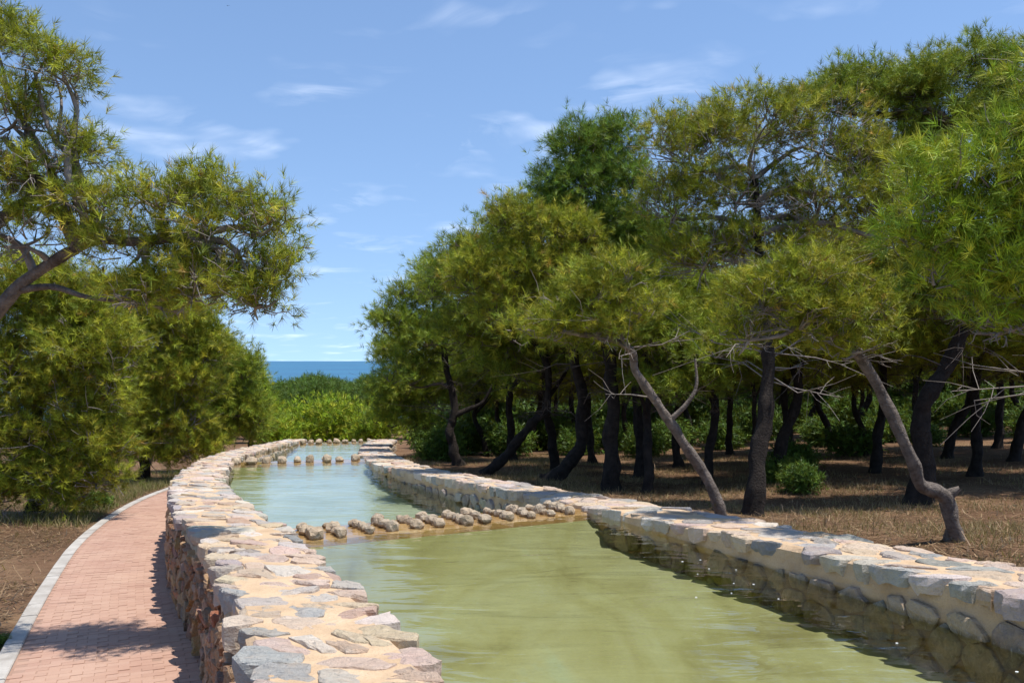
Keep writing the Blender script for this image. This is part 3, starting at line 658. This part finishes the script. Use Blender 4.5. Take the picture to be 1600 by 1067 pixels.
pine('big sparse pine on a straight dark trunk, its crown full of bare twigs',
     trunkpath(1178, 17.2, (1182, 740, 17.2), (1193, 660, 17.3), (1200, 590, 17.4), (1192, 480, 17.6), (1185, 380, 17.8), (1180, 280, 18)), 0.19,
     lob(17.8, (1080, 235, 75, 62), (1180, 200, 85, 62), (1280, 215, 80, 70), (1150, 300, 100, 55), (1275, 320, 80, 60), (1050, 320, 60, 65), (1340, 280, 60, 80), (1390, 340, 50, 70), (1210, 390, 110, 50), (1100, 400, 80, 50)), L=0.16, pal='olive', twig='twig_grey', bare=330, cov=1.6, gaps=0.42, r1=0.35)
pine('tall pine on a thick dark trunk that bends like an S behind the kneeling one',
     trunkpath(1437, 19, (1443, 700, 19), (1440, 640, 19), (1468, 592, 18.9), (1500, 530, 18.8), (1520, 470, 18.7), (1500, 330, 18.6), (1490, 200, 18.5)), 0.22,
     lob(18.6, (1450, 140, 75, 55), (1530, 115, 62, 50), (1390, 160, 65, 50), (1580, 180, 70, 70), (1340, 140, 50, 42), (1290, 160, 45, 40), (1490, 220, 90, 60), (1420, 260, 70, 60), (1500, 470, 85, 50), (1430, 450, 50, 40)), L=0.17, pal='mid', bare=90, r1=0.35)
pine('bright yellow-green pine bough mass of long needles at the edge of the grove',
     [base(1720, 11.2), P(1715, 760, 11.2), P(1690, 600, 11.1), P(1660, 450, 11), P(1620, 330, 10.8)], 0.2,
     lob(10.6, (1490, 290, 80, 60), (1570, 350, 80, 80), (1460, 370, 55, 52), (1530, 430, 85, 60), (1610, 220, 70, 60), (1640, 300, 80, 90), (1620, 450, 80, 70), (1570, 500, 60, 40), (1660, 120, 70, 60)), L=0.185, pal='bright', bare=60, cov=2.2, nn=13, twig='twig_grey', wid=0.05)
pine('tall dense dark-green pine whose rounded top rises above its neighbours',
     trunkpath(957, 22.5, (955, 700, 22.5), (957, 620, 22.5), (950, 540, 22.6), (945, 430, 22.8), (935, 300, 23)), 0.22,
     lob(23, (905, 240, 48, 45), (955, 230, 42, 42), (890, 300, 55, 50), (970, 295, 55, 55), (925, 350, 75, 55), (985, 380, 70, 55), (860, 340, 40, 40), (930, 420, 80, 50)), L=0.2, pal='dark', cov=2.6, nn=12, gaps=0.12, twigs=0.3)
pine('olive-tipped pine with a low spreading crown between two taller pines',
     trunkpath(858, 25, (875, 738, 24.9), (903, 705, 24.7), (910, 650, 24.5), (905, 590, 24.3), (880, 500, 23.5), (850, 420, 22)), 0.22,
     lob(21.5, (845, 375, 58, 42), (795, 345, 38, 36), (890, 375, 45, 36), (780, 420, 55, 48), (850, 430, 70, 42), (820, 480, 75, 40), (740, 440, 40, 40)), L=0.19, pal='olive', cov=2.4, bare=60)
pine('pine on a dark trunk slanting far over towards the channel wall',
     trunkpath(757, 28.5, (795, 706, 28.4), (830, 662, 28.2), (855, 637, 28), (850, 560, 28), (790, 480, 28)), 0.17,
     lob(28, (720, 400, 38, 32), (760, 375, 42, 40), (700, 450, 50, 42), (760, 450, 55, 50), (735, 510, 60, 42), (800, 520, 55, 40)), L=0.22, pal='mid', cov=2.5, bare=40)
pine('pine on a curved forked trunk near the end of the channel wall',
     trunkpath(716, 33, (708, 700, 33), (703, 668, 33), (710, 640, 33), (695, 560, 33), (680, 500, 33)), 0.2,
     lob(33, (650, 470, 40, 32), (690, 430, 35, 30), (620, 510, 34, 36), (660, 540, 50, 40), (700, 520, 50, 46), (640, 590, 45, 36)), L=0.25, pal='mid', cov=2.5, extra=[([P(708, 650, 33), P(730, 640, 33), P(755, 628, 33), P(770, 600, 33)], 0.12)])
pine('last pine of the grove, drooping low over the channel end',
     trunkpath(676, 39, (672, 680, 39), (650, 640, 39), (640, 590, 39)), 0.17,
     lob(38, (618, 560, 32, 36), (610, 615, 30, 34), (645, 620, 40, 38), (680, 600, 45, 45), (640, 660, 40, 28), (605, 655, 22, 25)), L=0.27, pal='mid', cov=2.5, under=0.7)

# --- background pines of the grove: one tree, copied
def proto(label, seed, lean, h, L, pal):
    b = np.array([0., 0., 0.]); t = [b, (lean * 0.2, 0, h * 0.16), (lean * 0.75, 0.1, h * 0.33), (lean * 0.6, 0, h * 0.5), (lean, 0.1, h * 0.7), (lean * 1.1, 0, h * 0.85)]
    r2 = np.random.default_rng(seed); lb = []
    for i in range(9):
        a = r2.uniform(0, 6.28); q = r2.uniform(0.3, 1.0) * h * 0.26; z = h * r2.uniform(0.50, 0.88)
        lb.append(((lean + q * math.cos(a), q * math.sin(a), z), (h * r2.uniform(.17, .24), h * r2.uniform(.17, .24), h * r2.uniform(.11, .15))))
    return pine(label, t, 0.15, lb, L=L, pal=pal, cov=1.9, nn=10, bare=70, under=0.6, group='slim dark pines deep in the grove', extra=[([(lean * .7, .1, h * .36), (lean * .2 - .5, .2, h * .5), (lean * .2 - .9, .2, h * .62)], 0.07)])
BGL = 'slim dark-trunked pine deep in the shaded grove'
protos = [proto(BGL, 3, 0.9, 6.2, 0.24, 'mid'), proto(BGL, 5, -0.7, 6.6, 0.24, 'olive'), proto(BGL, 8, 0.3, 7.0, 0.24, 'mid')]
spots = [(760, 40), (790, 46), (800, 36), (868, 30), (925, 34), (1000, 27), (1012, 22), (1060, 31), (1105, 24), (1140, 36), (1215, 24), (1235, 30), (1300, 36), (1352, 33), (1368, 26), (1480, 30), (1525, 24), (1560, 33), (1585, 27), (1650, 22), (1700, 29), (1760, 20),
         (830, 44), (900, 48), (980, 42), (1080, 46), (1180, 43), (1260, 48), (1340, 44), (1430, 42), (1510, 47), (1600, 40), (1690, 42), (1780, 36), (1900, 30)]
for q in range(46): spots.append((740 + 22 * q + rng.uniform(-12, 12), rng.uniform(50, 80)))
for i, (px, d) in enumerate(spots):
    b = base(px, d); s = rng.uniform(0.85, 1.12)
    if i < 3: r = protos[i]; r.location = b; r.rotation_euler = (0, 0, rng.uniform(0, 6.28)); r.scale = (s, s, s)
    else: copy_tree(protos[i % 3], b, rng.uniform(0, 6.28), (s * rng.uniform(.9, 1.1), s, s))

# --- trees on the left of the path
pine('near pine with grey crooked limbs reaching over the brick path',
     [base(-22, 11.8), P(-70, 860, 11.6), P(-95, 700, 11.4), P(-70, 560, 11.2), P(-10, 490, 11.0), P(60, 425, 10.9), P(140, 378, 10.7), P(215, 378, 10.6), P(300, 372, 10.5)], 0.13,
     lob(10.6, (255, 315, 62, 40), (330, 310, 60, 40), (410, 350, 52, 48), (330, 375, 80, 48), (430, 425, 34, 34), (215, 390, 75, 40), (300, 450, 85, 42), (400, 470, 48, 30), (230, 460, 70, 36), (360, 430, 60, 40), (150, 330, 60, 40),
         (55, 100, 50, 42), (20, 180, 65, 50), (105, 120, 36, 34), (-20, 60, 60, 45), (120, 235, 42, 32), (50, 270, 70, 44), (-40, 300, 80, 80), (40, 370, 70, 40), ry=1.5), L=0.135, pal='olive', bark='bark_grey', twig='twig_grey', bare=330, cov=1.25, nn=12, gaps=0.45, under=0.3, r1=0.28, limbfrom=0.4, dead=0,
     extra=[([P(20, 455, 10.95), P(80, 448, 10.9), P(135, 464, 10.8), P(200, 472, 10.7)], 0.05), ([P(-90, 620, 11.3), P(-60, 420, 11), P(0, 345, 10.8), P(50, 310, 10.7), P(62, 285, 10.7), P(28, 240, 10.7), P(5, 215, 10.7)], 0.10), ([P(60, 285, 10.7), P(100, 300, 10.6), P(160, 290, 10.6)], 0.035), ([P(45, 300, 10.7), P(40, 200, 10.7), P(40, 110, 10.7)], 0.03)])
pine('broad yellow-green pine with boughs sweeping down to the bare earth left of the path',
     trunkpath(55, 25, (60, 760, 25), (50, 700, 25), (70, 600, 25), (60, 520, 25)), 0.24,
     lob(23.5, (20, 440, 80, 45), (90, 455, 60, 45), (30, 485, 90, 55), (110, 500, 75, 55), (-20, 560, 80, 60), (110, 550, 80, 60), (170, 560, 50, 60), (50, 610, 90, 62), (135, 620, 65, 60), (20, 690, 90, 55), (100, 700, 85, 55), (150, 690, 50, 55), (-60, 600, 90, 100), (60, 750, 80, 40), (140, 500, 40, 34), (150, 745, 45, 32), (20, 770, 80, 34), (90, 780, 50, 22)), L=0.21, pal='olive', cov=1.75, bare=170, twig='twig_grey', under=0.9, gaps=0.15)
pine('rounded pine with a dark hollow under its crown beside the bend of the path',
     trunkpath(222, 37, (225, 740, 37), (230, 690, 37), (240, 620, 37), (245, 560, 37)), 0.26,
     lob(36, (180, 470, 55, 40), (240, 480, 55, 40), (290, 500, 45, 36), (200, 500, 65, 45), (270, 515, 60, 45), (320, 545, 40, 40), (230, 545, 70, 45), (170, 570, 50, 50), (245, 590, 75, 52), (300, 600, 45, 52), (190, 640, 60, 50), (280, 665, 55, 45), (300, 710, 36, 26), (165, 690, 40, 34), (235, 715, 40, 26), (200, 690, 40, 30)), L=0.26, pal='olive', cov=2.6, bare=110, twig='twig_grey', under=0.6, gaps=0.15)
pine('green pine leaning in behind the far left wall of the channel',
     trunkpath(330, 43, (332, 690, 43), (335, 640, 43), (338, 590, 43)), 0.2,
     lob(42, (335, 570, 45, 34), (300, 590, 40, 40), (370, 590, 36, 36), (345, 630, 55, 42), (320, 680, 50, 28), (375, 660, 40, 34)), L=0.28, pal='mid', cov=2.7, under=0.8, gaps=0.1)
pine('small bright pine closing the row at the channel end',
     trunkpath(392, 50, (392, 690, 50), (392, 650, 50), (390, 610, 50)), 0.17,
     lob(49, (385, 600, 28, 30), (398, 645, 26, 34), (380, 675, 32, 22)), L=0.3, pal='bright', cov=2.7, under=0.9, gaps=0.1)

# --- bushes and woods beyond the channel
def bush(label, px, d, lobes, L, pal, group=None, cat='bush', name='bush', under=0.9):
    b = base(px, d); root = empty(name, b); tag(root, label, cat, group)
    pos, ax, hub = crown_points(lobes, L, 2.8, under=under, gaps=0.05, seed=int(rng.integers(50)))
    n = len(pos); per = 9; Pt = np.repeat(pos, per, 0) + rng.normal(0, 0.9 * L, (n * per, 3)); Ax = norm(np.repeat(ax, per, 0) + rng.normal(0, 0.5, (n * per, 3)) + np.array([0, 0, 0.3]))
    V, F, C = needles(Pt, Ax, L, 8, GREENS[pal], 0.13, 0.6); link('foliage', np_mesh('foliage', V - b, [F], C, 'broad_leaf'), root)
    st = []; 
    for c, r in lobes:
        c = np.array(c); q = np.array([b, b * 0.5 + c * 0.5 + rng.normal(0, 0.08, 3), c]); st.append(spline(q, 6))
    V, Q = tubes(np.array(st), np.tile(np.linspace(0.05, 0.015, 6), (len(st), 1)), 5); link('stems', np_mesh('stems', V - b, [Q], mat='twig_brown'), root)
    return root
bush('wide fresh-green bush right behind the last weir', 500, 60, lob(60, (470, 655, 36, 26), (515, 648, 42, 28), (550, 658, 32, 26), (500, 670, 55, 24), (540, 680, 45, 18)), 0.34, 'bright')
bush('fresh-green bush squeezed between the wide bush and the grove', 590, 54, lob(54, (580, 652, 26, 26), (600, 665, 28, 26), (570, 675, 24, 20)), 0.32, 'bright')
bush('small fresh-green bush by the left end of the last weir', 432, 54, lob(54, (430, 668, 20, 22), (446, 682, 22, 14), (415, 682, 20, 14)), 0.32, 'bright')
# rounded pines on the slope towards the sea
def dome(label):
    r2 = np.random.default_rng(21); lb = []
    for i in range(16):
        a = i * 2.4; q = 3.1 * math.sqrt(i / 16); lb.append(((q * math.cos(a), q * math.sin(a), 5.0 - 0.16 * q * q + r2.uniform(-.2, .25)), (1.15, 1.15, 0.8)))
    return pine(label, [(0, 0, 0), (0.2, 0.1, 1.5), (0, 0, 3.0), (0.1, 0, 4.4)], 0.2, lb, L=0.42, pal='deep', cov=2.6, nn=6, twigs=0.2, under=0.5, gaps=0.0, group='rounded pines on the slope to the sea', wid=0.11, dead=0)
DL = 'round-topped dark green pine on the slope below, in front of the sea'
d0 = dome(DL); first = True
for row, (yy, step) in enumerate(((78, 5.0), (88, 5.4), (99, 5.8), (112, 6.2), (126, 6.6), (142, 7), (160, 8))):
    x0, x1 = -0.42 * yy, 0.0 * yy - 4
    x = x0 + (row % 2) * 2.5
    while x < x1:
        xx, y2 = x + rng.normal(0, 0.8), yy + rng.normal(0, 1.5); b = np.array([xx, y2, zground(xx, y2) - 0.1]); s = rng.uniform(0.78, 0.92) * (1 + 0.004 * (yy - 78))
        if first: d0.location = b; d0.scale = (s, s, s); first = False
        else: copy_tree(d0, b, rng.uniform(0, 6.28), (s, s, s * rng.uniform(0.92, 1.1)))
        x += step * rng.uniform(0.85, 1.15)

# --- low shrubs in the grove and weeds along the path
def shrub_proto(label, seed, L, pal, group, h=0.9, name='shrub'):
    lb = [((0, 0, h * .45), (h * .6, h * .55, h * .4)), ((h * .4, .1, h * .35), (h * .4, h * .4, h * .32)), ((-h * .4, -.1, h * .3), (h * .42, h * .4, h * .3))]
    b = np.zeros(3); root = empty(name, b); tag(root, label, 'shrub', group)
    pos, ax, hub = crown_points(lb, L, 2.0, under=0.9, gaps=0.1, seed=seed); n = len(pos); Pt = np.repeat(pos, 9, 0) + rng.normal(0, 0.9 * L, (n * 9, 3)); Ax = norm(np.repeat(ax, 9, 0) + rng.normal(0, .6, (n * 9, 3)))
    V, F, C = needles(Pt, Ax, L, 7, GREENS[pal], 0.22, 0.8); link('foliage', np_mesh('foliage', V, [F], C, 'broad_leaf'), root)
    st = np.array([spline([b, np.array(c) * 0.5, np.array(c)], 5) for c, r in lb]); V, Q = tubes(st, np.tile(np.linspace(.03, .01, 5), (len(lb), 1)), 5); link('stems', np_mesh('stems', V, [Q], mat='twig_brown'), root)
    return root
SG = 'green shrubs under the pines'; SL = 'leafy green shrub growing under the pines of the grove'
sp = shrub_proto(SL, 4, 0.12, 'deep', SG)
shr = [(690 + 28 * q, 58 + 9 * (q % 3), 3.2 + 0.5 * (q % 2)) for q in range(36)] + [(760 + 36 * q, 92, 5.0) for q in range(26)] + [(690, 36, 1.6), (730, 41, 2.0), (800, 40, 2.0), (845, 46, 2.6), (905, 40, 1.8), (960, 44, 2.2), (1010, 38, 1.6), (1045, 44, 2.2), (1120, 40, 1.8), (1180, 46, 2.4), (1240, 28, 1.1), (1255, 21.5, 0.9), (1225, 24, 1.0), (1290, 40, 2.0), (1330, 33, 1.6), (1390, 40, 2.0), (1450, 36, 1.5), (1530, 41, 2.0), (1620, 36, 1.8), (770, 52, 3), (880, 55, 3), (1000, 56, 3), (1110, 55, 3), (1220, 56, 3), (1340, 54, 3), (1460, 54, 3), (1570, 52, 3), (1680, 48, 2.6)]
for i, (px, d, s) in enumerate(shr):
    b = base(px, d)
    if i == 0: sp.location = b; sp.scale = (s, s, s)
    else: copy_tree(sp, b, rng.uniform(0, 6.28), (s, s, s * rng.uniform(.8, 1.1)))
for px, d, s, lab in ((150, 26.5, 0.85, 'low leafy weed clump at the outer edge of the kerb'), (-8, 11.0, 0.25, 'small leafy sprout at the foot of the near pine')):
    copy_tree(sp, base(px, d), rng.uniform(0, 6), (s, s, s * 0.8), lab, 'weeds beside the path')

# dry grass and litter: uncountable
def grass(name, n, xy, hgt, pal, lab):
    p = xy(n); z = np.array([zground(a, b) for a, b in p]); B = np.concatenate([p, z[:, None] - 0.02], 1); n = len(B)
    D = norm(np.stack([rng.normal(0, .45, n), rng.normal(0, .45, n), np.ones(n)], 1)); h = hgt * rng.uniform(0.4, 1.2, (n, 1)); S = norm(np.cross(D, rng.normal(size=(n, 3)))) * 0.007
    V = np.stack([B - S, B + S, B + D * h], 1).reshape(-1, 3); pal = np.array(pal); C = np.repeat(pal[rng.integers(len(pal), size=n)] * rng.uniform(.7, 1.2, (n, 1)), 3, 0)
    o = link(name, np_mesh(name, V, [np.arange(n * 3).reshape(-1, 3)], C, 'dry_blade')); tag(o, lab, 'grass', kind='stuff')
def right_xy(n):
    y = rng.uniform(9, 40, n * 2); x = RO(y) + 0.4 + rng.gamma(1.6, 4.5, n * 2); p = np.stack([x, y], 1)
    keep = vnoise(np.stack([x * 0.9, y * 0.9, 0 * x], 1), 4) + 0.5 * vnoise(np.stack([x * 3, y * 3, 0 * x], 1), 6) > rng.uniform(-0.3, 0.5, n * 2); return p[keep][:n]
grass('dry_grass', 60000, right_xy, 0.17, [(0.36, 0.26, 0.13), (0.42, 0.32, 0.17), (0.24, 0.16, 0.08), (0.20, 0.17, 0.06)], 'thin dry straw-coloured grass on the grove floor')
def left_xy(n):
    y = rng.uniform(22, 42, n * 2); x = KI(y) - 0.4 - rng.gamma(1.2, 1.2, n * 2); return np.stack([x, y], 1)[:n]
grass('verge_grass', 9000, left_xy, 0.34, [(0.20, 0.19, 0.06), (0.30, 0.25, 0.11), (0.13, 0.15, 0.035)], 'half-dry grass along the outer side of the kerb')

def litter(name, n, xy, lab):
    p = xy(n); z = np.array([zground(a, b) for a, b in p]); n = len(p); B = np.concatenate([p, z[:, None] + 0.012], 1)
    D = norm(np.stack([rng.normal(0, 1, n), rng.normal(0, 1, n), rng.normal(0.08, .12, n)], 1)); S = norm(np.cross(D, np.array([0, 0, 1.0]))) * rng.uniform(0.004, 0.012, (n, 1)); ln = rng.gamma(2, 0.06, (n, 1))
    V = np.stack([B - S, B + S, B + D * ln + S * .6, B + D * ln - S * .6], 1).reshape(-1, 3); pal = np.array([(0.13, 0.075, 0.04), (0.24, 0.15, 0.08), (0.34, 0.23, 0.13), (0.07, 0.05, 0.035)])
    C = np.repeat(pal[rng.integers(4, size=n)], 4, 0); o = link(name, np_mesh(name, V, [np.arange(n * 4).reshape(-1, 4)], C, 'dry_blade')); tag(o, lab, 'litter', kind='stuff')
def rl(n): y = rng.uniform(8, 30, n); return np.stack([RO(y) + 0.3 + rng.gamma(1.5, 4, n), y], 1)
def ll(n): y = rng.uniform(9, 34, n); return np.stack([KI(y) - 0.3 - rng.gamma(1.3, 2.0, n), y], 1)
litter('needle_litter', 45000, rl, 'brown fallen needles and twigs under the grove')
litter('needle_litter', 25000, ll, 'brown fallen needles and twigs on the earth beside the kerb')
# floating petals, cones, bird
for i in range(16):
    u = rng.uniform(0, 1); y = 5.2 + 5.5 * u ** 1.3; x = RI(y) - 0.25 - abs(rng.normal(0, 0.45)); r = rng.uniform(0.008, 0.015); a = np.arange(6) * math.pi / 3 + rng.uniform(0, 1)
    V = np.concatenate([np.stack([r * np.cos(a), r * np.sin(a) * 0.7, 0 * a + 0.004], 1), [[0, 0, 0.001]], np.stack([r * .9 * np.cos(a), r * .9 * np.sin(a) * 0.7, 0 * a - 0.001], 1)])
    F = np.array([[k, (k + 1) % 6, 6] for k in range(6)] + [[7 + (k + 1) % 6, 7 + k, k] for k in range(6)] + [[7 + (k + 1) % 6, k, (k + 1) % 6] for k in range(6)])
    o = link('floating_petal', np_mesh('floating_petal', V, [F], mat='petal')); o.location = (x, y, WATER[0] + 0.002)
    tag(o, 'tiny white petal floating near the grove-side wall', 'petal', 'petals on the green water')
def bird():
    V = np.array([(-.22, 0, 0), (0, .05, .03), (0, -.05, .03), (.16, 0, .01), (0, 0, -.05), (-.02, .5, .12), (.06, .28, .09), (-.08, .25, .07), (-.02, -.5, .12), (.06, -.28, .09), (-.08, -.25, .07)])
    F = np.array([[0, 1, 2], [1, 3, 2], [0, 4, 1], [0, 2, 4], [1, 4, 3], [2, 3, 4]]); W = np.array([[1, 6, 7], [6, 5, 7]]); W2 = np.array([[2, 10, 9], [9, 10, 8]])
    b = P(355.5, 9.5, 140); root = empty('bird', b); tag(root, 'tiny dark bird gliding high in the open sky', 'bird'); root.rotation_euler = (0.3, 0, 1.2)
    for nm, f in (('body', F), ('wing', W), ('wing', W2)): link(nm, np_mesh(nm, V, [f], mat='bird_dark'), root)
bird()
